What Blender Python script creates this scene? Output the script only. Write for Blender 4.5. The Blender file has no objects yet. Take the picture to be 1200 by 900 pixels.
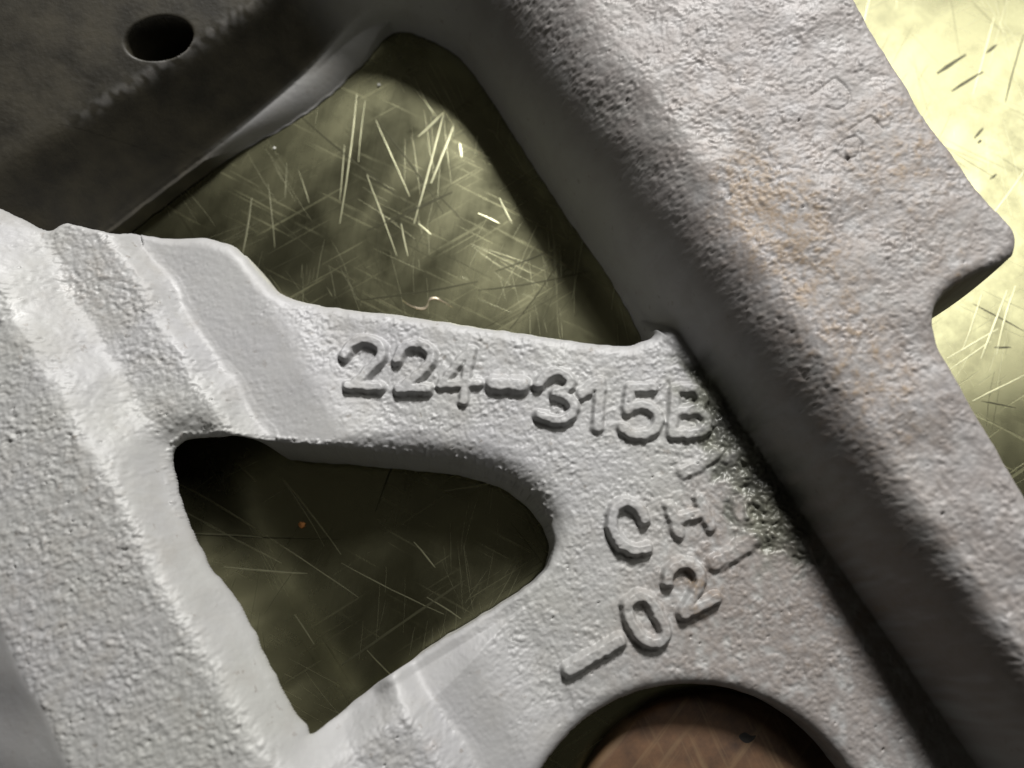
import bpy, math
import numpy as np

MM = 0.001                      # everything below is laid out in millimetres
rng = np.random.default_rng(7)
scene = bpy.context.scene

# ------------------------------------------------------------------ camera
TILT = math.radians(13.0); FPX = 934.0; CAM = np.array([0.0, -40.0, 200.0])
cam_d = bpy.data.cameras.new("camera")
cam = bpy.data.objects.new("camera", cam_d)
scene.collection.objects.link(cam)
cam.location = CAM * MM
cam.rotation_euler = (TILT, 0, 0)
cam_d.sensor_width = 36.0
cam_d.lens = 36.0 * FPX / 1200.0
cam_d.clip_start = 0.005
cam_d.clip_end = 20.0
cam_d.dof.use_dof = True
cam_d.dof.focus_distance = 0.172
cam_d.dof.aperture_fstop = 9.0
scene.camera = cam

# ------------------------------------------------------------------ light
world = bpy.data.worlds.new("World"); scene.world = world
world.use_nodes = True
bgn = world.node_tree.nodes["Background"]
bgn.inputs["Color"].default_value = (1.0, 0.94, 0.79, 1)
bgn.inputs["Strength"].default_value = 0.023

def disk_lamp(name, az, el, dist, size, energy, color):
    az, el = math.radians(az), math.radians(el)
    ld = bpy.data.lights.new(name, 'AREA')
    ld.shape = 'DISK'; ld.size = size; ld.energy = energy; ld.color = color
    o = bpy.data.objects.new(name, ld); scene.collection.objects.link(o)
    d = np.array([math.cos(el)*math.cos(az), math.cos(el)*math.sin(az), math.sin(el)])
    o.location = np.array([0.02, 0.02, 0.02]) + d*dist
    o.rotation_euler = (0, math.pi/2 - el, az)
disk_lamp("bench_lamp", 79, 42, 0.95, 0.17, 17.0, (1.0, 0.985, 0.97))      # hard light from beyond the top of the picture
disk_lamp("ceiling_lamp", 40, 50, 1.20, 0.60, 3.4, (1.0, 0.98, 0.92))     # broad lamp mirrored in the bench, upper right

vs = scene.view_settings
vs.view_transform = 'Standard'; vs.look = 'None'; vs.gamma = 1.0; vs.exposure = 0.0
vs.use_curve_mapping = False

# ------------------------------------------------------------------ helpers
def unp(px, py, z):
    """point of the photograph -> plan position at height z (mm)"""
    u = px - 600.0; v = 450.0 - py
    d = np.array([u, v*math.cos(TILT) + FPX*math.sin(TILT), v*math.sin(TILT) - FPX*math.cos(TILT)])
    k = (z - CAM[2]) / d[2]
    return (CAM + k*d)[:2]

def spline(pts, n=8, closed=False):
    P = np.array(pts, float); m = len(P); out = []
    rg = range(m) if closed else range(m-1)
    for i in rg:
        if closed: a, b, c, d = P[(i-1) % m], P[i], P[(i+1) % m], P[(i+2) % m]
        else: a, b, c, d = P[max(i-1, 0)], P[i], P[i+1], P[min(i+2, m-1)]
        for t in np.linspace(0, 1, n, endpoint=False):
            out.append(0.5*((2*b) + (c-a)*t + (2*a-5*b+4*c-d)*t*t + (-a+3*b-3*c+d)*t**3))
    if not closed: out.append(P[-1])
    return np.array(out)

def sstep(a, b, x):
    t = np.clip((x-a)/(b-a), 0, 1); return t*t*(3-2*t)

def smax(a, b, k):
    h = np.clip(0.5 + 0.5*(a-b)/k, 0, 1)
    return b*(1-h) + a*h + k*h*(1-h)

def seg_dist(X, Y, pts, closed=False):
    """distance to a polyline"""
    best = np.full(X.shape, 1e9)
    n = len(pts)
    for i in range(n if closed else n-1):
        ax, ay = pts[i]; bx, by = pts[(i+1) % n]
        dx, dy = bx-ax, by-ay; L = dx*dx+dy*dy + 1e-12
        t = np.clip(((X-ax)*dx + (Y-ay)*dy)/L, 0, 1)
        best = np.minimum(best, (X-ax-t*dx)**2 + (Y-ay-t*dy)**2)
    return np.sqrt(best)

def inside(X, Y, pts):
    c = np.zeros(X.shape, bool); n = len(pts); j = n-1
    for i in range(n):
        xi, yi = pts[i]; xj, yj = pts[j]
        if yi != yj:
            c ^= ((yi > Y) != (yj > Y)) & (X < (xj-xi)*(Y-yi)/(yj-yi) + xi)
        j = i
    return c

# ------------------------------------------------------------------ grid
G = 0.27
xs = np.arange(-150, 132.0, G); ys = np.arange(-146, 122.0, G)
X, Y = np.meshgrid(xs, ys); NY, NX = X.shape

def fnoise(lo, hi, seed, aniso=1.0, ang=0.0):
    """band-passed noise, wavelengths lo..hi mm, unit variance"""
    r = np.random.default_rng(seed)
    F = np.fft.rfft2(r.standard_normal((NY, NX)))
    fy = np.fft.fftfreq(NY, G)[:, None]; fx = np.fft.rfftfreq(NX, G)[None, :]
    a = fx*math.cos(ang) + fy*math.sin(ang); b = -fx*math.sin(ang) + fy*math.cos(ang)
    k = np.sqrt((a*aniso)**2 + b**2)
    f1, f2 = 1/hi, 1/lo
    H = np.exp(-(k/f2)**2) * (1-np.exp(-(k/f1)**2))
    n = np.fft.irfft2(F*H, s=(NY, NX))
    return n/n.std()

# hole outlines (plan, mm) --------------------------------------------------
BZ = 10.0; WZ = BZ+5.0         # bench level, level of the wall's foot
E0 = unp(150, 250, WZ); E1 = unp(395, 54, WZ); dE = (E1-E0)/np.linalg.norm(E1-E0); nE = np.array([-dE[1], dE[0]])
def FZ(py): return float(np.interp(py, [-200, 150, 850, 1100], [48, 49, 56, 57]))   # height of the flange, rising towards the near end
# foot of the wall that runs round the far window: end wall, corner, flange
Wc = spline([E0-dE*70, E0-dE*30] + [unp(x, y, z) for x, y, z in [(150, 250, WZ), (220, 197, WZ), (290, 143, WZ), (350, 92, WZ), (395, 54, WZ-1), (430, 36, BZ+2)]] + [unp(x, y, BZ+.5) for x, y in [(468, 31), (510, 43), (545, 66), (577, 107), (620, 175), (690, 280), (770, 391)]], 6)
Wt = np.concatenate([[0], np.cumsum(np.linalg.norm(np.diff(Wc, axis=0), axis=1))])
def wt_at(x, y): p = unp(x, y, WZ); return Wt[np.argmin(np.hypot(*(Wc-p).T))]
T_A, T_B, T_C, T_D = wt_at(235, 185), wt_at(370, 75), wt_at(405, 47), wt_at(470, 32)
def lip_f(t): return sstep(T_A, T_A+14, t)*(1-sstep(T_C, T_D, t))
def lip_w(t): return 1.2 + 5.3*sstep(T_A, T_B, t)*(1-sstep(T_C, T_D, t))
Wd = np.gradient(Wc, axis=0); Wd /= np.linalg.norm(Wd, axis=1)[:, None]
Wn = np.stack([-Wd[:, 1], Wd[:, 0]], 1)          # outwards, away from the window
lip_edge = Wc - Wn*(lip_w(Wt)*0.985)[:, None]
k0, k1 = np.searchsorted(Wt, wt_at(140, 257)), np.searchsorted(Wt, wt_at(745, 357))
win1 = spline([unp(120, 300, BZ)] + [lip_edge[k] for k in range(k0, k1, 3)] + [unp(*p) for p in [
    (764, 386, 22), (750, 399, 27),
    (720, 402, 28), (640, 391, 28), (560, 380, 28), (480, 367, 28), (400, 358, 28), (355, 350, 29), (328, 340, 30), (305, 320, 31),
    (287, 298, 31), (268, 282, 31), (235, 271, 32), (212, 268.5, 33), (185, 268, 34), (160, 262, 36), (140, 258, 37), (118, 268, 37)]], 8, True)
win2 = spline([unp(*p) for p in [
    (196, 532, 36), (205, 517, 36), (225, 511, 36), (262, 511, 35), (300, 515, 31), (350, 521, 29.5), (410, 527, 28), (480, 533, 28), (545, 542, 28),
    (590, 556, 28), (622, 580, 28), (643, 608, 28), (650, 640, 28), (640, 668, 28), (615, 690, 27), (560, 725, 27), (500, 762, 27), (440, 802, 27), (395, 838, 28),
    (374, 853, 30), (364, 848, 33), (347, 826, 34), (320, 774, 34), (280, 702, 34), (248, 657, 34), (218, 598, 35), (202, 560, 36)]], 6, True)
BORE = np.array([36.5, -101.0]); BR = 37.7
bolt = unp(184, 41, 37)

def poly_sdf(pts, margin=14):
    lo = pts.min(0)-margin; hi = pts.max(0)+margin
    d = np.full(X.shape, 60.0)
    jx = np.where((xs >= lo[0]) & (xs <= hi[0]))[0]; jy = np.where((ys >= lo[1]) & (ys <= hi[1]))[0]
    sl = (slice(jy[0], jy[-1]+1), slice(jx[0], jx[-1]+1))
    dd = seg_dist(X[sl], Y[sl], pts, True)
    d[sl] = np.where(inside(X[sl], Y[sl], pts), -dd, dd)
    return d

ph1 = poly_sdf(win1); ph2 = poly_sdf(win2)
wob = fnoise(4, 18, 40)*0.08
ph1 += wob*np.exp(-np.abs(ph1)/4); ph2 += wob*np.exp(-np.abs(ph2)/4)
ph3 = np.hypot(X-BORE[0], Y-BORE[1]) - BR + wob*0.5
# oval drilled hole, long axis along the edge of the end wall
ea = math.radians(24); qx = (X-bolt[0])*math.cos(ea) + (Y-bolt[1])*math.sin(ea); qy = -(X-bolt[0])*math.sin(ea) + (Y-bolt[1])*math.cos(ea)
ph4 = (np.hypot(qx/7.6, qy/4.4) - 1)*6.0
# outer limit of the flange, with its lug
lug = spline([unp(*p) for p in [(890, -180, 2.5+FZ(-180)), (1002, 0, 2.5+FZ(0)), (1077, 130, 2.5+FZ(130)), (1120, 192, 2.5+FZ(192)), (1152, 236, 2.5+FZ(236)), (1172, 258, 2.5+FZ(258)), (1184, 273, 2.5+FZ(273)), (1188, 288, 2.5+FZ(288)), (1184, 301, 2.5+FZ(301)), (1170, 311, 2.5+FZ(311)), (1142, 322, 2.5+FZ(322)), (1110, 342, 2.5+FZ(342)), (1099, 366, 2.5+FZ(366)), (1108, 402, 2.5+FZ(402)), (1150, 480, 2.5+FZ(480)), (1200, 560, 2.5+FZ(560)), (1300, 740, 2.5+FZ(740)), (1390, 920, 2.5+FZ(920))]], 8)
big = np.array(list(lug) + [(lug[-1][0]+25, -200), (-300, -200), (-300, 200), (lug[0][0]-10, 200)])
ph5 = -poly_sdf(big, 400)
ph5 = np.where(X < -20, 60, ph5) + wob*0.8*np.exp(-np.abs(ph5)/3)
PHI = np.minimum.reduce([ph1, ph2, ph3, ph4, ph5])

# cells kept, border vertices pulled onto the outline -------------------------
gy_, gx_ = np.gradient(PHI, G)
gl = np.maximum(np.hypot(gx_, gy_), 1e-3); gx_, gy_ = gx_/gl, gy_/gl
vin = PHI > 0
cell = (vin[:-1, :-1].astype(int) + vin[1:, :-1] + vin[:-1, 1:] + vin[1:, 1:]) >= 2
touch = np.zeros((NY, NX), bool)
touch[:-1, :-1] |= cell; touch[1:, :-1] |= cell; touch[:-1, 1:] |= cell; touch[1:, 1:] |= cell
full = np.zeros((NY, NX), int)
full[:-1, :-1] += cell; full[1:, :-1] += cell; full[:-1, 1:] += cell; full[1:, 1:] += cell
rim = touch & (full < 4)
inner = np.ones((NY, NX), bool); inner[0] = inner[-1] = False; inner[:, 0] = inner[:, -1] = False
snap = rim & inner
mv = np.where(snap, np.clip(PHI, -1.2*G, 1.2*G), 0)
XM = X - gx_*mv; YM = Y - gy_*mv
p1 = np.maximum(ph1, 0); p2 = np.maximum(ph2, 0); p3 = np.maximum(ph3, 0); p4 = np.maximum(ph4, 0); p5 = np.maximum(ph5, 0)

# ------------------------------------------------------------------ relief of the casting
# rail coordinate: 0 on the small step, growing towards the web
R0 = np.array([-88.2, 36.7]); dR = np.array([.574, -.819]); nR = np.array([.819, .574])
w_lo = fnoise(14, 60, 3); w_md = fnoise(5, 18, 4)
sr = (XM-R0[0])*nR[0] + (YM-R0[1])*nR[1] + 0.35*w_lo
ar = (XM-R0[0])*dR[0] + (YM-R0[1])*dR[1]
# flange coordinate: 0 at the foot of its wall
F0 = unp(545, 65, BZ+.5); F1 = unp(770, 390, BZ+.5); dF = (F1-F0)/np.linalg.norm(F1-F0); nF = np.array([-dF[1], dF[0]])
fa = [float((unp(x, y, FZ(y))-F0) @ dF) for x, y in ((805, 150), (1228, 850))]; fw = [float((unp(x, y, FZ(y))-F0) @ nF) for x, y in ((805, 150), (1228, 850))]
ff = [float((unp(x, y, 28.5)-F0) @ nF) for x, y in ((830, 460), (960, 620), (1060, 800))]
print("flange", fa, fw, ff)
af = (XM-F0[0])*dF[0] + (YM-F0[1])*dF[1]
sf = (XM-F0[0])*nF[0] + (YM-F0[1])*nF[1]
# end wall coordinate: 0 at the crease above the lip, growing up and outwards
ae = (XM-E0[0])*dE[0] + (YM-E0[1])*dE[1]
se = np.full(X.shape, -60.0); tw = np.zeros(X.shape)
jy0 = int((2-ys[0])/G)
Xu, Yu = XM[jy0:], YM[jy0:]
bd = np.full(Xu.shape, 1e9); bt = np.zeros(Xu.shape)
for i in range(len(Wc)-1):
    ax, ay = Wc[i]; dx, dy = Wc[i+1]-Wc[i]; L2 = dx*dx+dy*dy+1e-12
    t_ = np.clip(((Xu-ax)*dx+(Yu-ay)*dy)/L2, 0, 1); d2 = (Xu-ax-t_*dx)**2+(Yu-ay-t_*dy)**2
    m_ = d2 < bd; bd = np.where(m_, d2, bd); bt = np.where(m_, Wt[i]+t_*math.sqrt(L2), bt)
wside = inside(Xu, Yu, np.array(list(Wc) + [(150, -300), (-400, -300), (-400, Wc[0][1])]))
se[jy0:] = np.where(wside, -np.sqrt(bd), np.sqrt(bd)); tw[jy0:] = bt

# web: text field and the ground facet beside the rail
c0 = unp(338, 350, 29); c1 = unp(600, 800, 29); dC = (c1-c0)/np.linalg.norm(c1-c0); nC = np.array([-dC[1], dC[0]])
if nC[0] < 0: nC = -nC
sc_ = (XM-c0[0])*nC[0] + (YM-c0[1])*nC[1]
facet = 1 - sstep(-6.0, 4.5, sc_ + 1.3*w_md)
web = 28.0 + 2.2*(1-sstep(-6, 8.0, sc_)) + 0.06*w_lo
# chamfer on the near side of the triangular window
chA = unp(374, 856, 29); chB = unp(575, 735, 27); dH = (chB-chA)/np.linalg.norm(chB-chA); nH = np.array([dH[1], -dH[0]])
sh = (XM-chA[0])*nH[0] + (YM-chA[1])*nH[1]; ah = (XM-chA[0])*dH[0] + (YM-chA[1])*dH[1]
cham_w = 6.0*(1-sstep(20, 50, ah))*sstep(-6, 4, ah) + 1e-3
cham = sstep(-7, -2, sh)*(1-np.clip(sh/cham_w, 0, 1))*sstep(-2, 9, ah)*(1-sstep(30, 52, ah))*np.where((ph2 < 16) & (YM < -25), 1, 0)

rail = np.interp(sr, [-200, -57.6, -55.6, -25.5, -23.5, -17.0, -14.5, -3.4, -2.2, -0.3, 0.4, 60],
                     [12, 12, 46, 46, 45.4, 38.0, 37.0, 36.0, 35.2, 31.0, 30.4, 28])
ksm = 9
def smooth_prof(s):
    acc = 0
    for o in np.linspace(-1.3, 1.3, ksm): acc = acc + np.interp(s+o, RX, RZ)
    return acc/ksm
RX = [-300, -96, -55.9, -26.5, -25.0, -17.2, -15.5, -4.2, -3.0, 0.0, 0.8, 200]
RZ = [28, 28, 46, 46, 45.2, 37.6, 36.8, 36.2, 35.4, 30.9, 30.0, 0]
rail = smooth_prof(sr)
body = np.where(sr < 0.3, np.maximum(rail, 0), web)
body = np.where(sr < 2.4, smax(rail, web, 0.8), web)

# flange
wid = np.interp(af, [fa[0]-120, fa[0], fa[1], fa[1]+60], [fw[0]+5, fw[0], max(fw[1], 7.0), max(fw[1]-1, 6.0)])
fzl = np.interp(af, [fa[0]-100, fa[0], fa[1], fa[1]+50], [48, 49, 56, 57]) + 0.15*w_lo
foot = -1.6 - 0.6*sstep(90, 120, af)
corner = 1-sstep(40, 62, af)
sfl = (sf-foot)*(1-corner) + (se+1.6)*corner
q = np.clip(sfl/(wid-foot), 0, 1)
prof = (1-(1-q)**1.85)**(1/1.85)
flange = np.where(sfl < 0, WZ + sfl*1.5, WZ + (fzl-1.5-WZ)*prof + 0.09*np.clip(sfl-wid*0.8, 0, 60)) + 0.05*w_lo*q
# end wall with lip, steep face and drilled face
lip = np.clip(-se, 0, 40)
lw = lip_w(tw)
lipz = WZ - (WZ-BZ-.3)*lip_f(tw)*np.clip((lip/lw)**2, 0.0, 1)
acc = 0
shf = np.interp(ae, [-40, 10, 60], [9, 5, 0.5])
for o in np.linspace(-1.2, 1.2, 7):
    acc = acc + np.interp(np.where(se+o < 8.2+shf, (se+o)*8.2/(8.2+shf), se+o-shf), [-9, 0, 8.2, 10, 34, 60, 90], [WZ-3, WZ, 33, 34.4, 44, 46, 46])
face = np.maximum(acc/7, WZ)
toflange = sstep(T_B-4, wt_at(530, 55), tw)
face = face*(1-toflange) + np.maximum(flange, WZ)*toflange
face = np.where(se < 0.0, lipz*(1-toflange) + np.maximum(flange, WZ)*toflange, face)
# region selection: the rail's end drops to the end wall along the top of the rail
railtop = spline([unp(*p) for p in [(-160, 190, 46), (-60, 216, 46), (-10, 232, 46), (28, 247, 45), (80, 250, 38), (132, 252, 37), (150, 262, 36), (170, 330, 34)]], 8)
rt_d = seg_dist(XM, YM, railtop)
rt_poly = np.array(list(railtop) + [(-60, -300), (-400, -300), (-400, railtop[0][1])])
rt_in = inside(XM, YM, rt_poly)
rsd = np.where(rt_in, rt_d, -rt_d) + 0.18*w_md
up_mask = (se > -lw-0.6) & ~rt_in & (YM > 8) & (af < 55) & ((sr > 0.5) | (XM < -86)) & (sf < 20)
up_mask &= ~((sr < 14) & (se < -lw-0.6))
behind = (~rt_in) & (XM < -86) & (YM > 20)

Z = body.copy()
Z = np.where(behind, BZ+.4, Z)
roll_end = np.clip(1.8 - np.clip(rsd, 0, 2), 0, 1.8)
Z = np.where(rt_in & (rsd < 1.8) & (XM < -84), Z - (1.8-np.sqrt(np.clip(1.8**2-roll_end**2, 0, None))), Z)
Z = np.where(up_mask, np.maximum(face, BZ+.25), Z)
fc = float((unp(775, 393, 28)-F0) @ dF)
join = sstep(fc-10, fc+2, af)
low_web = WZ-2 + (28-WZ+2)*join
Z = np.where((sf > -7) & (af >= 55) & (af < fc+2), np.minimum(Z, low_web + np.clip(-sf-4, 0, 3)*5), Z)
on_flange = (sf > -14) & ~up_mask
Z = np.where(on_flange, smax(flange, Z, 0.6+7.4*join), Z)
Z = np.clip(Z, BZ+.25, 60)

# rolled edges at the openings
def roll(p, r):
    t = np.clip(r-p, 0, r); return r - np.sqrt(np.maximum(r*r - t*t, 0))
web_edge1 = (YM < 50) & (sf < 2) & (sr > 3) & ~up_mask
rr1 = 1.2 + 2.2*sstep(-1, 9, sr)
Z -= np.where((YM < 55) & (sf < 2) & ~up_mask & (ph1 < 8), roll(p1, rr1)*0.85, 0)
r2 = 1.2 + 4.6*sstep(-42, -28, XM)*sstep(-42, -28, YM)*(1-0.0*YM)
Z -= np.where(ph2 < 8, roll(p2, r2)*0.95, 0)
Z -= cham*2.4
lft = np.where(ph2 < 12, 1, 0)*sstep(-2, -9, sr)*sstep(-2, -20, YM)*sstep(9.5, 0, p2)**1.5*4.0
Z -= lft
Z -= np.where(ph3 < 6, roll(p3, 3.0)*0.9, 0)
Z -= np.where(ph4 < 2, roll(p4, 0.7), 0)
Z -= np.where(ph5 < 6, roll(p5, 2.6)*0.9, 0)
# end face of the lug slopes outwards
# ------------------------------------------------------------------ raised characters
def zc(k, ox, oy, pts): return [(x/k+ox, y/k+oy) for x, y in pts]
A_ = lambda p: zc(4.615, 380, 380, p)
B_ = lambda p: zc(4.0, 600, 400, p)
C_ = lambda p: zc(4.286, 640, 570, p)
D_ = lambda p: zc(3.0, 400, 600, p)
chars = [  # name, strokes (photo points), half width mm, height mm, label
 ("raised_digit", [spline(A_([(115,175),(150,110),(225,85),(300,115),(310,175),(250,245),(165,330)])), A_([(135,338),(300,342)])], .82, 1.55, "raised cast digit 2, first of the row"),
 ("raised_digit", [spline(A_([(395,195),(430,130),(500,108),(565,135),(575,200),(515,270),(430,340)])), A_([(400,352),(560,350)])], .82, 1.5, "raised cast digit 2, second of the row"),
 ("raised_digit", [A_([(800,140),(770,250),(752,415)]), A_([(780,150),(700,240),(630,325)]), A_([(630,328),(835,318)])], .72, 1.0, "worn raised digit 4"),
 ("raised_dash", [A_([(915,325),(1070,330)])], 1.25, 1.6, "raised dash in the row of digits"),
 ("raised_digit", [spline(B_([(122,205),(165,160),(225,150),(272,183),(255,228),(200,246)])), spline(B_([(200,246),(268,270),(290,318),(255,362),(195,370),(128,345)]))], .82, 1.5, "raised cast digit 3"),
 ("raised_digit", [B_([(325,250),(410,190)]), B_([(415,190),(400,405)])], .85, 1.0, "worn raised digit 1"),
 ("raised_digit", [B_([(660,218),(555,218),(538,325)]), spline(B_([(538,325),(600,298),(665,325),(688,378),(650,428),(580,440),(518,405)]))], .82, 1.1, "raised cast digit 5"),
 ("raised_letter", [B_([(765,225),(750,430)]), spline(B_([(765,225),(850,222),(895,262),(870,315),(760,330)])), spline(B_([(760,330),(880,328),(915,378),(875,430),(750,432)]))], .85, 0.95, "raised letter B half in shade"),
 ("raised_letter", [spline(C_([(492,168),(462,112),(400,82),(340,118),(330,205),(372,285),(440,318),(505,312)]))], .85, 1.7, "raised cast letter C"),
 ("raised_letter", [C_([(618,100),(668,240)]), C_([(770,60),(825,200)]), C_([(645,172),(795,130)])], .85, 1.0, "blurred raised letter H"),
 ("raised_dash", [D_([(800,555),(978,452)])], 1.0, 1.6, "raised dash before the digit 0"),
 ("raised_digit", [spline(C_([(405,610),(445,560),(505,560),(562,640),(598,735),(565,782),(500,775),(440,710)]), 8, True)], .85, 1.6, "raised cast digit 0"),
 ("raised_digit", [spline(C_([(606,480),(618,430),(680,388),(745,405),(772,465),(740,545),(685,635)])), C_([(690,642),(850,562)])], .85, 1.6, "raised cast digit 2 beside the digit 0"),
 ("casting_flash", [C_([(850,388),(960,325),(1042,262)])], 1.15, 0.8, "flat sliver of casting flash below the letter H"),
 ("casting_flash", [B_([(810,612),(880,578),(950,525)])], 1.0, 0.6, "flat sliver of casting flash under the letter B"),
]
char_id = np.full(X.shape, -1, int); CH = np.zeros(X.shape)
cw = fnoise(1.6, 5, 21)
for ci, (nm, strokes, hw, hh, lb) in enumerate(chars):
    for st in strokes:
        pts = np.array([unp(x, y, 28.6) for x, y in st])
        lo = pts.min(0)-6; hi = pts.max(0)+6
        jx = np.where((xs >= lo[0]) & (xs <= hi[0]))[0]; jy = np.where((ys >= lo[1]) & (ys <= hi[1]))[0]
        sl = (slice(jy[0], jy[-1]+1), slice(jx[0], jx[-1]+1))
        dd = seg_dist(X[sl], Y[sl], pts, st is strokes[0] and nm == "raised_digit" and lb == "raised cast digit 0") + 0.09*cw[sl]
        hgt = 1.2*hh*(1-sstep(hw*0.85, hw*2.0, dd))
        m = (dd < hw*1.95) & (hgt > 0.02)
        char_id[sl] = np.where(m, ci, char_id[sl])
        CH[sl] = np.maximum(CH[sl], hgt)

# stamped outlines on the flange: shallow grooves
E3 = lambda p: zc(3.0, 800, 0, p)
marks = [[E3([(455,335),(532,280)]), spline(E3([(532,280),(575,325),(580,365),(545,392),(505,380)]))],
         [E3([(580,465),(650,422),(690,470)]), spline(E3([(560,500),(600,490),(622,520),(605,555),(565,560),(540,535),(560,500)]))]]
mark_id = np.full(X.shape, -1, int); GRV = np.zeros(X.shape)
for mi, strokes in enumerate(marks):
    for st in strokes:
        pts = np.array([unp(x, y, FZ(y)+1.5) for x, y in st]); lo = pts.min(0)-3; hi = pts.max(0)+3
        jx = np.where((xs >= lo[0]) & (xs <= hi[0]))[0]; jy = np.where((ys >= lo[1]) & (ys <= hi[1]))[0]
        sl = (slice(jy[0], jy[-1]+1), slice(jx[0], jx[-1]+1)); dd = seg_dist(X[sl], Y[sl], pts)
        GRV[sl] = np.maximum(GRV[sl], np.exp(-(dd/0.34)**2) - 0.35*np.exp(-((dd-0.75)/0.35)**2)); mark_id[sl] = np.where(dd < 0.8, mi, mark_id[sl])
# ------------------------------------------------------------------ cast skin
n1 = fnoise(0.9, 2.6, 11, 1.0); n2 = fnoise(2.2, 6.0, 12); n3 = fnoise(0.55, 1.0, 13); n4 = fnoise(0.8, 1.8, 14, 1.7, 0.9)
n5 = fnoise(1.4, 4.0, 15); patch = np.clip(0.9 + 0.3*fnoise(8, 30, 16), 0.5, 1.6)
peb = (0.62*np.tanh(n1*0.9+0.5*n4) + 0.95*np.maximum(n5-0.5, 0) - 0.6*np.maximum(-n1-n5-1.5, 0))*patch
pit = -np.maximum(n4+0.5*n5-2.5, 0)*1.6
zy, zx = np.gradient(Z, G)
slope = np.hypot(zx, zy)
amp = 0.115*np.ones(X.shape)
is_rail = (sr < 0.4) & (YM < 60)
amp = np.where(is_rail, 0.155, amp)
amp = np.where(sf > 2, 0.115, amp)
sl1 = np.exp(-((sr+21)/4.5)**2)
amp = np.where(is_rail, amp*(1-0.3*sl1), amp)
amp *= np.where((sr > 0.2) & (YM < 60), 1-0.7*facet*sstep(0.2, 1.2, sr), 1)
amp *= 1 - 0.55*np.clip(cham, 0, 1)
amp *= np.where(slope > 1.2, np.where(is_rail, 0.75, 0.75), 1)
amp *= np.where(up_mask & (sf < 0), 0.13, 1)
amp *= np.where((sf > -3) & (sf < wid*0.35), 0.6, 1)
amp *= np.where(sr < -56, 0.05, 1)
amp *= (1-0.3*sstep(0.2, 2.5, lft))
amp *= np.where(CH > 0.2, 0.75, 1)
amp *= 0.4 + 0.6*sstep(0, 1.6, np.maximum(PHI, 0))
amp *= 0.25 + 0.75*sstep(0.3, 4.0, p3)
# clogged sand and slag where web and flange meet
cr0 = unp(868, 545, 28.5); cr1 = unp(905, 600, 28.5)
crd = seg_dist(XM, YM, np.array([unp(845, 450, 28.5), unp(880, 535, 28.5), unp(915, 610, 28.5)]))
crud = (1-sstep(3.0, 13.0, crd + 0.5*n2 + 1.8*w_md))
crud *= 1-0.8*sstep(-3, 4, sf)
crud_h = crud*(1-0.7*(CH > 0.2))
Z = Z + CH - 0.24*GRV
Z = Z + amp*(peb*0.75 + 0.35*n2 + 0.18*n3) + amp*2.2*pit
Z = Z + crud_h*(0.05*n1 + 0.25*np.abs(n2) + 0.35*w_md - 0.2)
# burrs along the triangular window's upper rim
Z = Z + np.where((ph2 < 1.3) & (YM > -30), 0.22*np.maximum(n1, 0), 0)
Z = np.maximum(Z, BZ+.2)

# ------------------------------------------------------------------ masks carried to the material
def blob(px, py, z, r):
    c = unp(px, py, z); return np.exp(-((XM-c[0])**2 + (YM-c[1])**2)/(r*r))
rust = 1.5*blob(880, 215, FZ(215), 8) + 1.3*blob(905, 265, FZ(265), 9) + .45*blob(1010, 210, FZ(210), 15) + .35*blob(960, 330, FZ(330), 12) + .25*blob(800, 760, 28, 18) \
     + .6*blob(815, 690, 29, 6) + .35*blob(1000, 470, 46, 14) + .3*blob(110, 330, 37, 10) + .45*blob(835, 600, 28, 7) + .25*blob(60, 700, 46, 25) \
     + .6*blob(1100, 330, 47, 6) + .5*blob(1060, 150, FZ(150), 12) + .35*blob(960, 700, 28, 22) + .25*blob(1080, 760, 36, 25) + .5*blob(508, 866, 30, 1.4) + .5*blob(935, 320, FZ(320)-3, 9) + .5*blob(985, 400, FZ(400)-3, 10) + .4*blob(1040, 480, FZ(480)-3, 12) + .35*blob(840, 120, FZ(120)-2, 14) + .35*blob(1090, 230, FZ(230)+3, 14) 
rust = np.clip(rust*(0.62+0.22*n2+0.2*w_md+0.12*n1), 0, 1)
edge_r = np.exp(-((se-shf-9.1)/1.1)**2)*up_mask*sstep(0, 15, ae)*(1-sstep(52, 66, ae))
rust = np.clip(rust + 0.5*edge_r*np.clip(0.5+0.5*n2, 0, 1), 0, 1)
scale = np.where(up_mask, (0.5+0.5*np.maximum(sstep(-0.5, 0.5, se), 1-lip_f(tw)))*(1-sstep(T_B+2, T_C+16, tw)), 0.0)         # unblasted dark skin, with shade of wall and lip put into its colour
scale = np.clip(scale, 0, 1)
patina_shade = sstep(-4, 10, sf)*np.clip(0.85+0.12*w_md, 0, 1)*(1-scale)
patina_shade = np.clip(patina_shade + (1.0*blob(960, 740, 28, 26) + .7*blob(1000, 860, 28, 26) + .55*blob(860, 640, 28, 16) + .45*blob(800, 790, 28, 18))*np.clip(.8+.2*w_md+.15*n2, 0, 1)*(sf < 6), 0, 1)  # brown tint on the web, also painting in the flange's shade
smooth = np.clip(np.where((sr > 0.2) & (YM < 60), facet, 0) + np.where(sr < -56, 1, 0) + np.clip(cham, 0, 1), 0, 1)

# ------------------------------------------------------------------ mesh of the casting
idx = -np.ones((NY, NX), int); idx[touch] = np.arange(touch.sum())
V = np.stack([XM[touch], YM[touch], Z[touch]], 1)
cy, cx = np.where(cell)
Fq = np.stack([idx[cy, cx], idx[cy, cx+1], idx[cy+1, cx+1], idx[cy+1, cx]], 1)
attrs = {k: a[touch] for k, a in dict(rust=rust, scale=scale, crud=crud, smooth=smooth, patina_shade=patina_shade).items()}

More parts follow.
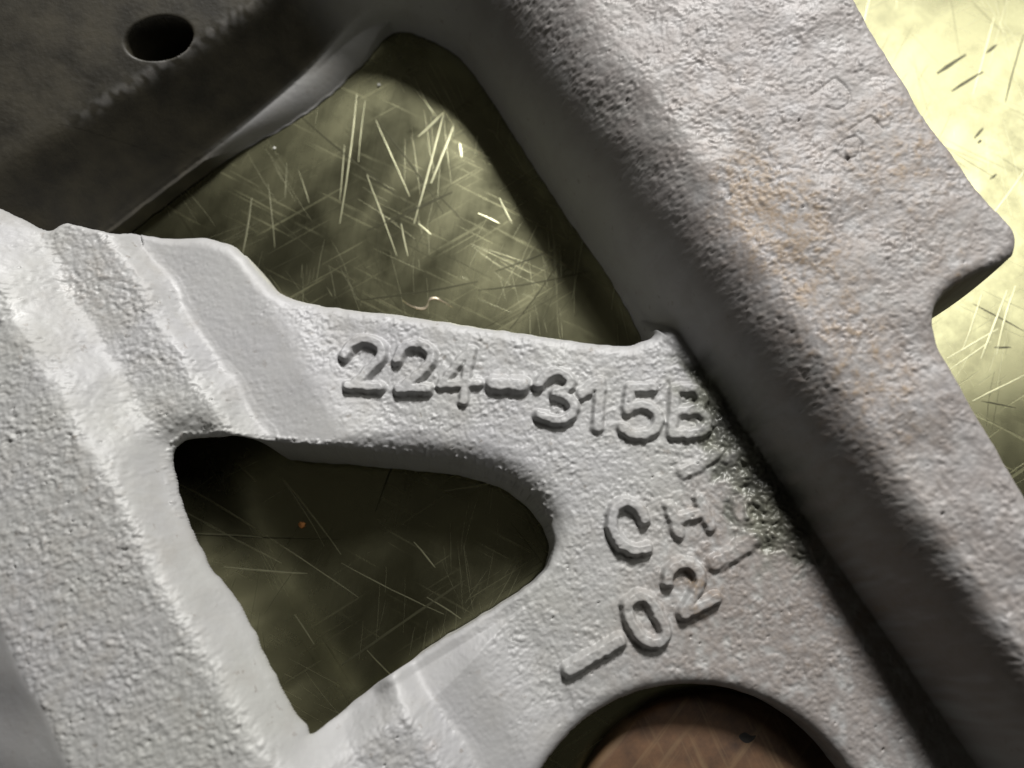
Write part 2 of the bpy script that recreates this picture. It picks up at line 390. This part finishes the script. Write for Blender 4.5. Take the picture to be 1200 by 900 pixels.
# part of every cell
PARTS = ["side_rail", "web", "flange", "end_wall", "outer_chamfer"]
pid = np.full((NY, NX), 1)
pid[(sr < 0.2) & (YM < 62)] = 0
pid[(sr < -56.6) & (YM < 62)] = 4
pid[(up_mask & (toflange < 0.5)) | ((YM > 62) & (sf < 0)) | ((~rt_in) & (XM < -86) & (YM > 20))] = 3
pid[((sf > foot-0.8) & ~up_mask) | (up_mask & (toflange >= 0.5))] = 2
pid = np.where((char_id >= 0) & (pid != 0), 10+char_id, pid)
pid = np.where(mark_id >= 0, 50+mark_id, pid)
fp = pid[cy, cx]

# skirts: walls that go down from every rim
E = np.concatenate([Fq[:, [0, 1]], Fq[:, [1, 2]], Fq[:, [2, 3]], Fq[:, [3, 0]]]); Ef = np.tile(np.arange(len(Fq)), 4)
key = np.minimum(E[:, 0], E[:, 1]).astype(np.int64)*len(V) + np.maximum(E[:, 0], E[:, 1])
u_, inv, cnt = np.unique(key, return_inverse=True, return_counts=True)
bm_ = cnt[inv] == 1
BE = E[bm_]; BEf = Ef[bm_]
bv = np.unique(BE); loc = -np.ones(len(V), int); loc[bv] = np.arange(len(bv))
gxt, gyt = gx_[touch][bv], gy_[touch][bv]
ph2t, ph3t, ph1t, ph4t, ph5t = ph2[touch][bv], ph3[touch][bv], ph1[touch][bv], ph4[touch][bv], ph5[touch][bv]
bp = V[bv]
zb = np.where(np.abs(ph2t) < 1.2, BZ+3, np.where(np.abs(ph3t) < 1, BZ+4, BZ+.3))
w1 = np.abs(ph1t) < 1
zb = np.where(w1 & (bp[:, 2] > 24), BZ+3.0, zb)
zb = np.where(np.abs(ph5t) < 1, BZ+12, zb)
zb = np.minimum(zb, bp[:, 2]-0.1)
srt = sr[touch][bv]
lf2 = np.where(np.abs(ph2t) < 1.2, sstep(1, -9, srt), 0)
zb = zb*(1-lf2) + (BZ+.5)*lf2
draft = -11.0*lf2 + np.where(np.abs(ph2t) < 1.2, 1.7*sstep(-45, -20, bp[:, 1])*(1-lf2), np.where(np.abs(ph5t) < 1, 2.2, 0.3))
ROWS = 9
rows = [bv]
newV = []; off = len(V)
hn = np.zeros((ROWS, len(bv)))
for k in range(1, ROWS+1):
    t = (k/ROWS)**1.25
    z = bp[:, 2]*(1-t) + zb*t
    o = draft*(1-(1-t)**2) + hn[k-1]
    newV.append(np.stack([bp[:, 0]-gxt*o, bp[:, 1]-gyt*o, z], 1))
    rows.append(off + np.arange(len(bv))); off += len(bv)
SF = []; SP = []
for k in range(ROWS):
    a = rows[k] if k else bv
    la, lb = loc[BE[:, 0]], loc[BE[:, 1]]
    SF.append(np.stack([a[lb], a[la], rows[k+1][la], rows[k+1][lb]], 1)); SP.append(fp[BEf])
allV = np.concatenate([V] + newV); allF = np.concatenate([Fq] + SF); allP = np.concatenate([fp] + SP)
for k in attrs: attrs[k] = np.concatenate([attrs[k]] + [attrs[k][bv]]*ROWS)

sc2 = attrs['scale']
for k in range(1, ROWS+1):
    o_ = len(V) + (k-1)*len(bv); sc2[o_:o_+len(bv)] = np.maximum(sc2[o_:o_+len(bv)], lf2*min(1.0, k/3))  # shade painted on the undercut wall, so the bench mirrors no bright band

def raw_mesh(name, v, f):
    me = bpy.data.meshes.new(name)
    me.vertices.add(len(v)); me.vertices.foreach_set("co", np.ascontiguousarray(v*MM, dtype=np.float32).ravel())
    me.loops.add(f.size); me.loops.foreach_set("vertex_index", np.ascontiguousarray(f, dtype=np.int32).ravel())
    me.polygons.add(len(f)); me.polygons.foreach_set("loop_start", np.arange(0, f.size, f.shape[1], dtype=np.int32))
    me.update(calc_edges=True)
    me.polygons.foreach_set("use_smooth", np.ones(len(f), dtype=bool))
    return me

tmp = raw_mesh("tmp", allV, allF)
VN = np.empty(len(allV)*3, dtype=np.float32); tmp.vertex_normals.foreach_get("vector", VN); VN = VN.reshape(-1, 3)
bpy.data.meshes.remove(tmp)

# ------------------------------------------------------------------ materials
def new_mat(name):
    m = bpy.data.materials.new(name); m.use_nodes = True
    nt = m.node_tree; b = nt.nodes["Principled BSDF"]; return m, nt, b
def nd(nt, t, **kw):
    n = nt.nodes.new(t)
    for k, v in kw.items(): setattr(n, k, v)
    return n
def mixc(nt, fac, a, b):
    n = nd(nt, 'ShaderNodeMix', data_type='RGBA')
    for s, v in ((0, fac), (6, a), (7, b)):
        if hasattr(v, 'links') or isinstance(v, bpy.types.NodeSocket): nt.links.new(v, n.inputs[s])
        else: n.inputs[s].default_value = v
    return n.outputs[2]
def mathn(nt, op, a, b=0.0):
    n = nd(nt, 'ShaderNodeMath', operation=op)
    for s, v in ((0, a), (1, b)):
        if isinstance(v, bpy.types.NodeSocket): nt.links.new(v, n.inputs[s])
        else: n.inputs[s].default_value = v
    return n.outputs[0]
def noise(nt, co, scale, detail=4, rough=0.55):
    n = nd(nt, 'ShaderNodeTexNoise'); nt.links.new(co, n.inputs['Vector'])
    n.inputs['Scale'].default_value = scale; n.inputs['Detail'].default_value = detail; n.inputs['Roughness'].default_value = rough
    return n.outputs['Fac']
def maprange(nt, v, a, b, c=0.0, d=1.0):
    n = nd(nt, 'ShaderNodeMapRange'); nt.links.new(v, n.inputs[0])
    for i, x in enumerate((a, b, c, d)): n.inputs[i+1].default_value = x
    return n.outputs[0]

iron, nt, bs = new_mat("blasted_cast_iron")
co = nd(nt, 'ShaderNodeTexCoord').outputs['Object']
def att(n): a = nd(nt, 'ShaderNodeAttribute', attribute_name=n); return a.outputs['Fac']
big_n = noise(nt, co, 26, 5); mid_n = noise(nt, co, 130, 5); fin_n = noise(nt, co, 900, 4, 0.6); spk = noise(nt, co, 420, 3)
col = mixc(nt, maprange(nt, big_n, .35, .68), (.316, .314, .320, 1), (.322, .322, .304, 1))
col = mixc(nt, mathn(nt, 'MULTIPLY', maprange(nt, mid_n, .50, .75), 0.45), col, (.25, .238, .215, 1))
col = mixc(nt, mathn(nt, 'MULTIPLY', maprange(nt, spk, .66, .74), .55), col, (.17, .15, .13, 1))
col = mixc(nt, mathn(nt, 'MULTIPLY', att('smooth'), .45), col, (.318, .315, .312, 1))
col = mixc(nt, mathn(nt, 'MULTIPLY', att('patina_shade'), .85), col, mixc(nt, mid_n, (.175, .157, .145, 1), (.250, .230, .222, 1)))
rcol = mixc(nt, maprange(nt, mid_n, .35, .65), (.135, .095, .065, 1), (.235, .195, .155, 1))
rcol = mixc(nt, maprange(nt, att('rust'), .5, 1.0), rcol, (.225, .165, .105, 1))
col = mixc(nt, mathn(nt, 'MULTIPLY', att('rust'), maprange(nt, fin_n, .30, .62, .2, .8)), col, rcol)
scol = mixc(nt, maprange(nt, mid_n, .35, .7), (.016, .014, .009, 1), (.036, .031, .019, 1))  # dark skin tone, unblasted scale and painted shade together
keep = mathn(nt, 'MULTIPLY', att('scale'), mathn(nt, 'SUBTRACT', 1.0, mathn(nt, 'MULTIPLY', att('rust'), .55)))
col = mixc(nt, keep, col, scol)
ccol = mixc(nt, maprange(nt, mid_n, .4, .6), (.035, .037, .022, 1), (.10, .104, .07, 1))
col = mixc(nt, mathn(nt, 'MULTIPLY', att('crud'), .78), col, ccol)
nt.links.new(col, bs.inputs['Base Color'])
bs.inputs['Metallic'].default_value = 0.12
bs.inputs['Specular IOR Level'].default_value = 0.4
rg = maprange(nt, mid_n, .3, .7, .50, .68)
rg2 = mathn(nt, 'SUBTRACT', rg, mathn(nt, 'MULTIPLY', att('crud'), .17))
nt.links.new(rg2, bs.inputs['Roughness'])
bmp = nd(nt, 'ShaderNodeBump'); bmp.inputs['Strength'].default_value = 0.55; bmp.inputs['Distance'].default_value = 0.00012
hsum = mathn(nt, 'MULTIPLY', fin_n, mathn(nt, 'SUBTRACT', 1.0, mathn(nt, 'MULTIPLY', att('smooth'), .6)))
nt.links.new(hsum, bmp.inputs['Height']); nt.links.new(bmp.outputs[0], bs.inputs['Normal'])

benchm, nt, bs = new_mat("scratched_bench_metal")
co = nd(nt, 'ShaderNodeTexCoord').outputs['Object']
big_n = noise(nt, co, 14, 5); mid_n = noise(nt, co, 60, 6, .65); fin_n = noise(nt, co, 700, 3)
def scratch(ang, sx, sy, lo, hi, seed):
    mp = nd(nt, 'ShaderNodeMapping', vector_type='TEXTURE'); nt.links.new(co, mp.inputs[0])
    mp.inputs['Rotation'].default_value = (0, 0, math.radians(ang)); mp.inputs['Scale'].default_value = (1/sx, 1/sy, 1); mp.inputs['Location'].default_value = (seed, seed*.7, seed)
    return maprange(nt, noise(nt, mp.outputs[0], 1.0, 3, .5), lo, hi)
s1 = scratch(-20, 1100, 40, .66, .72, 1.3); s2 = scratch(-58, 1300, 26, .64, .70, 4.1); s3 = scratch(62, 1200, 34, .63, .69, 7.7); s4 = scratch(35, 700, 18, .65, .72, 9.9)
sall = mathn(nt, 'MAXIMUM', mathn(nt, 'MAXIMUM', s1, s2), mathn(nt, 'MAXIMUM', s3, s4))
col = mixc(nt, maprange(nt, big_n, .35, .65), (.47, .46, .28, 1), (.38, .375, .23, 1))
col = mixc(nt, mathn(nt, 'MULTIPLY', maprange(nt, mid_n, .44, .66), .75), col, (.20, .195, .12, 1))
col = mixc(nt, mathn(nt, 'MULTIPLY', s4, .5), col, (.16, .15, .09, 1))
nt.links.new(col, bs.inputs['Base Color'])
bs.inputs['Metallic'].default_value = 1.0
smg = scratch(-35, 60, 9, .42, .66, 2.2); smg2 = scratch(20, 45, 12, .45, .68, 6.1); grain = scratch(-8, 2600, 60, .35, .70, 3.3)
rr_ = mathn(nt, 'ADD', maprange(nt, mid_n, .3, .7, .13, .24), mathn(nt, 'MULTIPLY', mathn(nt, 'MAXIMUM', smg, smg2), .09))
rr_ = mathn(nt, 'ADD', rr_, mathn(nt, 'MULTIPLY', mathn(nt, 'MULTIPLY', mathn(nt, 'MAXIMUM', s2, s3), maprange(nt, big_n, .38, .62)), .09))
nt.links.new(mathn(nt, 'ADD', rr_, mathn(nt, 'MULTIPLY', grain, .012)), bs.inputs['Roughness'])
col = mixc(nt, mathn(nt, 'MULTIPLY', mathn(nt, 'MAXIMUM', smg, smg2), .40), col, (.22, .21, .12, 1))
col = mixc(nt, mathn(nt, 'MULTIPLY', grain, .06), col, (.30, .29, .17, 1))
nt.links.new(col, bs.inputs['Base Color'])
bmp = nd(nt, 'ShaderNodeBump'); bmp.inputs['Strength'].default_value = 0.22; bmp.inputs['Distance'].default_value = 0.00002; bmp.invert = True
nt.links.new(mathn(nt, 'ADD', sall, mathn(nt, 'MULTIPLY', fin_n, .25)), bmp.inputs['Height']); nt.links.new(bmp.outputs[0], bs.inputs['Normal'])

def plain(name, c, metal, rough, nscale=400, var=.25):
    m, nt, b = new_mat(name)
    co = nd(nt, 'ShaderNodeTexCoord').outputs['Object']
    n = noise(nt, co, nscale, 4)
    nt.links.new(mixc(nt, n, tuple(x*(1-var) for x in c)+(1,), tuple(min(1, x*(1+var)) for x in c)+(1,)), b.inputs['Base Color'])
    b.inputs['Metallic'].default_value = metal; b.inputs['Roughness'].default_value = rough
    return m
m_scr = plain("bright_scratch_metal", (.62, .61, .40), 1.0, .30)
m_dark = plain("dark_scratch_dirt", (.07, .068, .04), .7, .3)
m_crumb = plain("rust_crumb", (.45, .18, .05), 0, .7, 900)
m_grit = plain("pale_grit", (.7, .7, .66), 0, .5, 900)
m_shav = plain("bare_metal_shaving", (.78, .66, .5), .9, .3)
m_hole = plain("black_chip", (.012, .010, .008), 0, .8)

# brown plate with scratches
m_plate, nt, bs = new_mat("rust_brown_plate")
co = nd(nt, 'ShaderNodeTexCoord').outputs['Object']
a = noise(nt, co, 130, 8, .72); b = scratch(25, 500, 20, .58, .68, 3.0); c = scratch(-40, 500, 22, .58, .68, 5.0)
col = mixc(nt, maprange(nt, a, .3, .7), (.030, .014, .006, 1), (.11, .055, .024, 1))
col = mixc(nt, mathn(nt, 'MULTIPLY', mathn(nt, 'MAXIMUM', b, c), .5), col, (.14, .09, .045, 1))
nt.links.new(col, bs.inputs['Base Color']); bs.inputs['Roughness'].default_value = .65; bs.inputs['Metallic'].default_value = .1

# ------------------------------------------------------------------ objects
def link(name, me, mat, parent=None, loc=(0, 0, 0)):
    o = bpy.data.objects.new(name, me); scene.collection.objects.link(o)
    if mat is not None: me.materials.append(mat)
    o.location = np.array(loc)*MM
    if parent is not None: o.parent = parent
    return o

# bench
bench = link("bench_top", raw_mesh("bench_top", np.array([(-400, -350, BZ), (400, -350, BZ), (400, 450, BZ), (-400, 450, BZ)], float), np.array([[0, 1, 2, 3]])), benchm)
bench["kind"] = "structure"; bench["label"] = "scratched yellowish metal bench top under the casting"

casting = bpy.data.objects.new("iron_casting", None); scene.collection.objects.link(casting)
casting["label"] = "grey shot-blasted cast iron bracket with raised part number, lying on bench"
casting["category"] = "casting"

part_objs = {}
def emit(name, sel, parent, label=None):
    f = allF[sel]
    if not len(f): return None
    uv, iv = np.unique(f, return_inverse=True)
    me = raw_mesh(name, allV[uv], iv.reshape(f.shape))
    me.normals_split_custom_set_from_vertices(VN[uv].tolist())
    for k, a in attrs.items():
        at = me.attributes.new(k, 'FLOAT', 'POINT'); at.data.foreach_set("value", a[uv].astype(np.float32))
    o = link(name, me, iron, parent)
    if label: o["label"] = label
    return o
plabels = {"side_rail": "stepped rough rail along the left", "web": "web plate carrying the raised characters", "flange": "broad rounded flange with a lug",
           "end_wall": "end wall with a drilled hole, dark unblasted skin with painted-in shade", "outer_chamfer": "smooth sloping face beyond the rail's outer edge"}
for i, nm in enumerate(PARTS):
    part_objs[nm] = emit(nm, allP == i, casting, plabels[nm])
for ci, (nm, strokes, hw, hh, lb) in enumerate(chars):
    emit(nm, allP == 10+ci, part_objs["web"], lb)

for mi in range(len(marks)):
    emit("stamped_mark", allP == 50+mi, part_objs["flange"], ["shallow stamped D-shaped mark", "shallow stamped mark of an angle and a ring"][mi])

# heights of the finished skin, for small pieces laid on it
def skin(x, y):
    i = int(round((y-ys[0])/G)); j = int(round((x-xs[0])/G)); return float(Z[np.clip(i, 0, NY-1), np.clip(j, 0, NX-1)])

# round plate under the bore
import bmesh
bm = bmesh.new()
PR, PZ = 33.0, BZ+8.0
pc = unp(842, 812, PZ) - np.array([0, PR]); n = 96
prof_ = [(0, PZ), (PR-2.5, PZ), (PR-.8, PZ-.4), (PR, PZ-1.4), (PR, BZ+.02)]
ringv = []
cv = bm.verts.new((0, 0, PZ*MM))
for r, z in prof_[1:]:
    ringv.append([bm.verts.new((r*MM*math.cos(2*math.pi*i/n), r*MM*math.sin(2*math.pi*i/n), z*MM)) for i in range(n)])
for i in range(n):
    bm.faces.new((cv, ringv[0][i], ringv[0][(i+1) % n]))
    for k in range(len(ringv)-1):
        bm.faces.new((ringv[k][i], ringv[k+1][i], ringv[k+1][(i+1) % n], ringv[k][(i+1) % n]))
me = bpy.data.meshes.new("round_plug"); bm.to_mesh(me); bm.free()
me.polygons.foreach_set("use_smooth", np.ones(len(me.polygons), dtype=bool))
plate = link("round_plug", me, m_plate, None, (pc[0], pc[1], 0))
plate["label"] = "rust-brown scratched round plug end seen through the round hole at bottom"; plate["category"] = "plug"
chip = spline([(866, 862), (873, 858), (880, 862), (886, 862), (882, 868), (875, 871), (868, 867)], 4, True)
cp = np.array([unp(x, y, PZ) for x, y in chip]) - pc
cc = cp.mean(0)
cv_ = [(p[0], p[1], PZ+.01) for p in cp] + [(cc[0], cc[1], PZ+.1)]
cf_ = np.array([(i, (i+1) % len(cp), len(cp)) for i in range(len(cp))])
link("dark_chip", raw_mesh("dark_chip", np.array(cv_), cf_), m_hole, plate)

# scratches: low ridges of turned-up metal on the bench
def ridges(lst, h):
    v = []; f = []
    for (x0, y0, x1, y1, w) in lst:
        a = unp(x0, y0, BZ); b = unp(x1, y1, BZ); d = b-a; L = np.linalg.norm(d); d = d/L; nn = np.array([-d[1], d[0]])
        m = max(3, int(L/4)); base = len(v); bow = rng.normal(0, .012)*L
        for i in range(m+1):
            t = i/m; p = a + d*L*t + nn*bow*4*t*(1-t) + nn*rng.normal(0, .03); ww = w*0.5*(0.25+0.75*math.sin(math.pi*min(max(t, .02), .98))**.5)*rng.uniform(.75, 1.2)
            v += [(*(p-nn*ww), BZ+.012), (*p, BZ+.012+h*ww), (*(p+nn*ww), BZ+.012)]
        for i in range(m):
            k = base+3*i
            f += [(k, k+3, k+4, k+1), (k+1, k+4, k+5, k+2)]
    return np.array(v), np.array(f)
tr = [(418,110,398,262,.45),(428,118,420,190,.25),(404,170,398,235,.3),(520,132,485,262,.5),(531,148,505,215,.8),(519,132,490,160,.55),(538,168,540,184,1.3),(295,232,284,298,.6),(314,215,322,290,.3),
      (336,190,334,232,.2),(350,200,362,238,.25),(440,140,480,230,.25),(430,205,465,300,.3),(470,262,478,300,.35),(490,262,505,275,.5),(560,250,585,262,.5),(585,232,600,262,.4),
      (1165,20,1140,110,.3),(1180,340,1150,420,.6),(1190,335,1168,415,.5),(1150,345,1128,410,.4),(1110,420,1170,385,.4),(1110,435,1160,400,.35),(1140,470,1200,440,.4),(1120,300,1200,200,.3),
      (196,560,300,620,.35),(200,590,330,660,.3),(228,625,308,630,.4),(262,664,360,672,.35),(330,560,400,650,.25),(345,720,368,755,.35),(300,620,420,700,.2),(430,762,462,795,.3),(485,635,510,665,.35),
      (520,575,600,560,.3),(280,545,300,565,.3),(400,660,520,720,.2),(380,640,330,560,.2),(500,700,540,725,.25)]
def cluster(n, x0, x1, y0, y1, wlo, whi, lo, hi, out):
    for _ in range(n):
        cx0, cy0 = rng.uniform(x0, x1), rng.uniform(y0, y1); th0 = math.radians(rng.choice([82, 98, 62, 28, 152, 120])); k = rng.integers(3, 9)
        for _ in range(k):
            th = th0 + rng.normal(0, .10); L = rng.uniform(lo, hi); a = cx0+rng.normal(0, 22); b = cy0+rng.normal(0, 22)
            out.append((a, b, a+L*math.cos(th), b+L*math.sin(th), rng.uniform(wlo, whi)))
cluster(46, 150, 780, 20, 420, .03, .09, 8, 80, tr)
cluster(26, 180, 680, 500, 880, .03, .07, 10, 80, tr)
cluster(26, 990, 1300, -60, 620, .03, .10, 10, 110, tr)
v, f = ridges(tr, .14)
scr = link("scratches", raw_mesh("scratches", v, f), m_scr, bench); scr["kind"] = "stuff"; scr["label"] = "bright scratches scored into the bench metal"
dk = [(1098,86,1132,64,1.1),(1115,107,1152,84,1.0),(1156,62,1168,52,.8),(1142,162,1152,150,.7),(1146,168,1150,164,.8),(1160,210,1168,204,.6),(1178,120,1200,40,.4),(1140,356,1200,388,.4),(1165,407,1185,407,.5),(1150,470,1190,478,.4),
      (345,130,480,240,.45),(440,140,520,250,.4),(312,248,372,300,.35),(510,225,545,262,.3),(560,340,690,318,.35),(420,352,560,330,.5),(580,318,640,296,.5),(430,270,530,225,.8),(590,395,660,300,.3),
      (200,625,400,632,.25),(400,780,545,680,.6),(470,520,440,600,.4)]
cluster(20, 150, 780, 60, 420, .05, .16, 20, 160, dk); cluster(10, 180, 680, 500, 880, .05, .12, 20, 120, dk); cluster(9, 990, 1300, -60, 620, .04, .14, 15, 90, dk)
v, f = ridges(dk, .06)
dks = link("dark_scores", raw_mesh("dark_scores", v, f), m_dark, bench); dks["kind"] = "stuff"; dks["label"] = "dark dirt-filled scores in the bench metal"

# loose bits
def bit(name, px, py, r, mat, label, cat, seed):
    r_ = np.random.default_rng(seed); bm = bmesh.new(); bmesh.ops.create_icosphere(bm, subdivisions=2, radius=r*MM)
    for vv in bm.verts: vv.co *= r_.uniform(.65, 1.15); vv.co.z *= .7
    me = bpy.data.meshes.new(name); bm.to_mesh(me); bm.free()
    p = unp(px, py, BZ); o = link(name, me, mat, None, (p[0], p[1], BZ+r*.6)); o["label"] = label; o["category"] = cat
bit("rust_crumb", 354, 615, .8, m_crumb, "orange rust crumb on the dark bench inside the triangular window", "crumb", 1)
bit("grit_speck", 444, 100, .45, m_grit, "pale grit speck near the top corner of the upper window", "grit", 2)
bit("grit_speck", 322, 174, .40, m_grit, "pale grit speck nearest the dark end wall", "grit", 3)
# curled shaving
cur = spline([(472, 352), (480, 358), (492, 362), (500, 360), (503, 352), (510, 350), (520, 354), (530, 360)], 5)
v = []; f = []
for i, (x, y) in enumerate(cur):
    p = unp(x, y, BZ); t = i/(len(cur)-1); w = .15+.5*math.sin(math.pi*t)**2
    v += [(p[0], p[1]-w*.5, BZ+.15), (p[0], p[1], BZ+.15+.5*w), (p[0], p[1]+w*.5, BZ+.3)]
for i in range(len(cur)-1):
    k = 3*i; f += [(k, k+3, k+4, k+1), (k+1, k+4, k+5, k+2)]
sh_ = link("metal_shaving", raw_mesh("metal_shaving", np.array(v), np.array(f)), m_shav)
sh_["label"] = "small bright curled metal shaving against the web in the upper window"; sh_["category"] = "shaving"
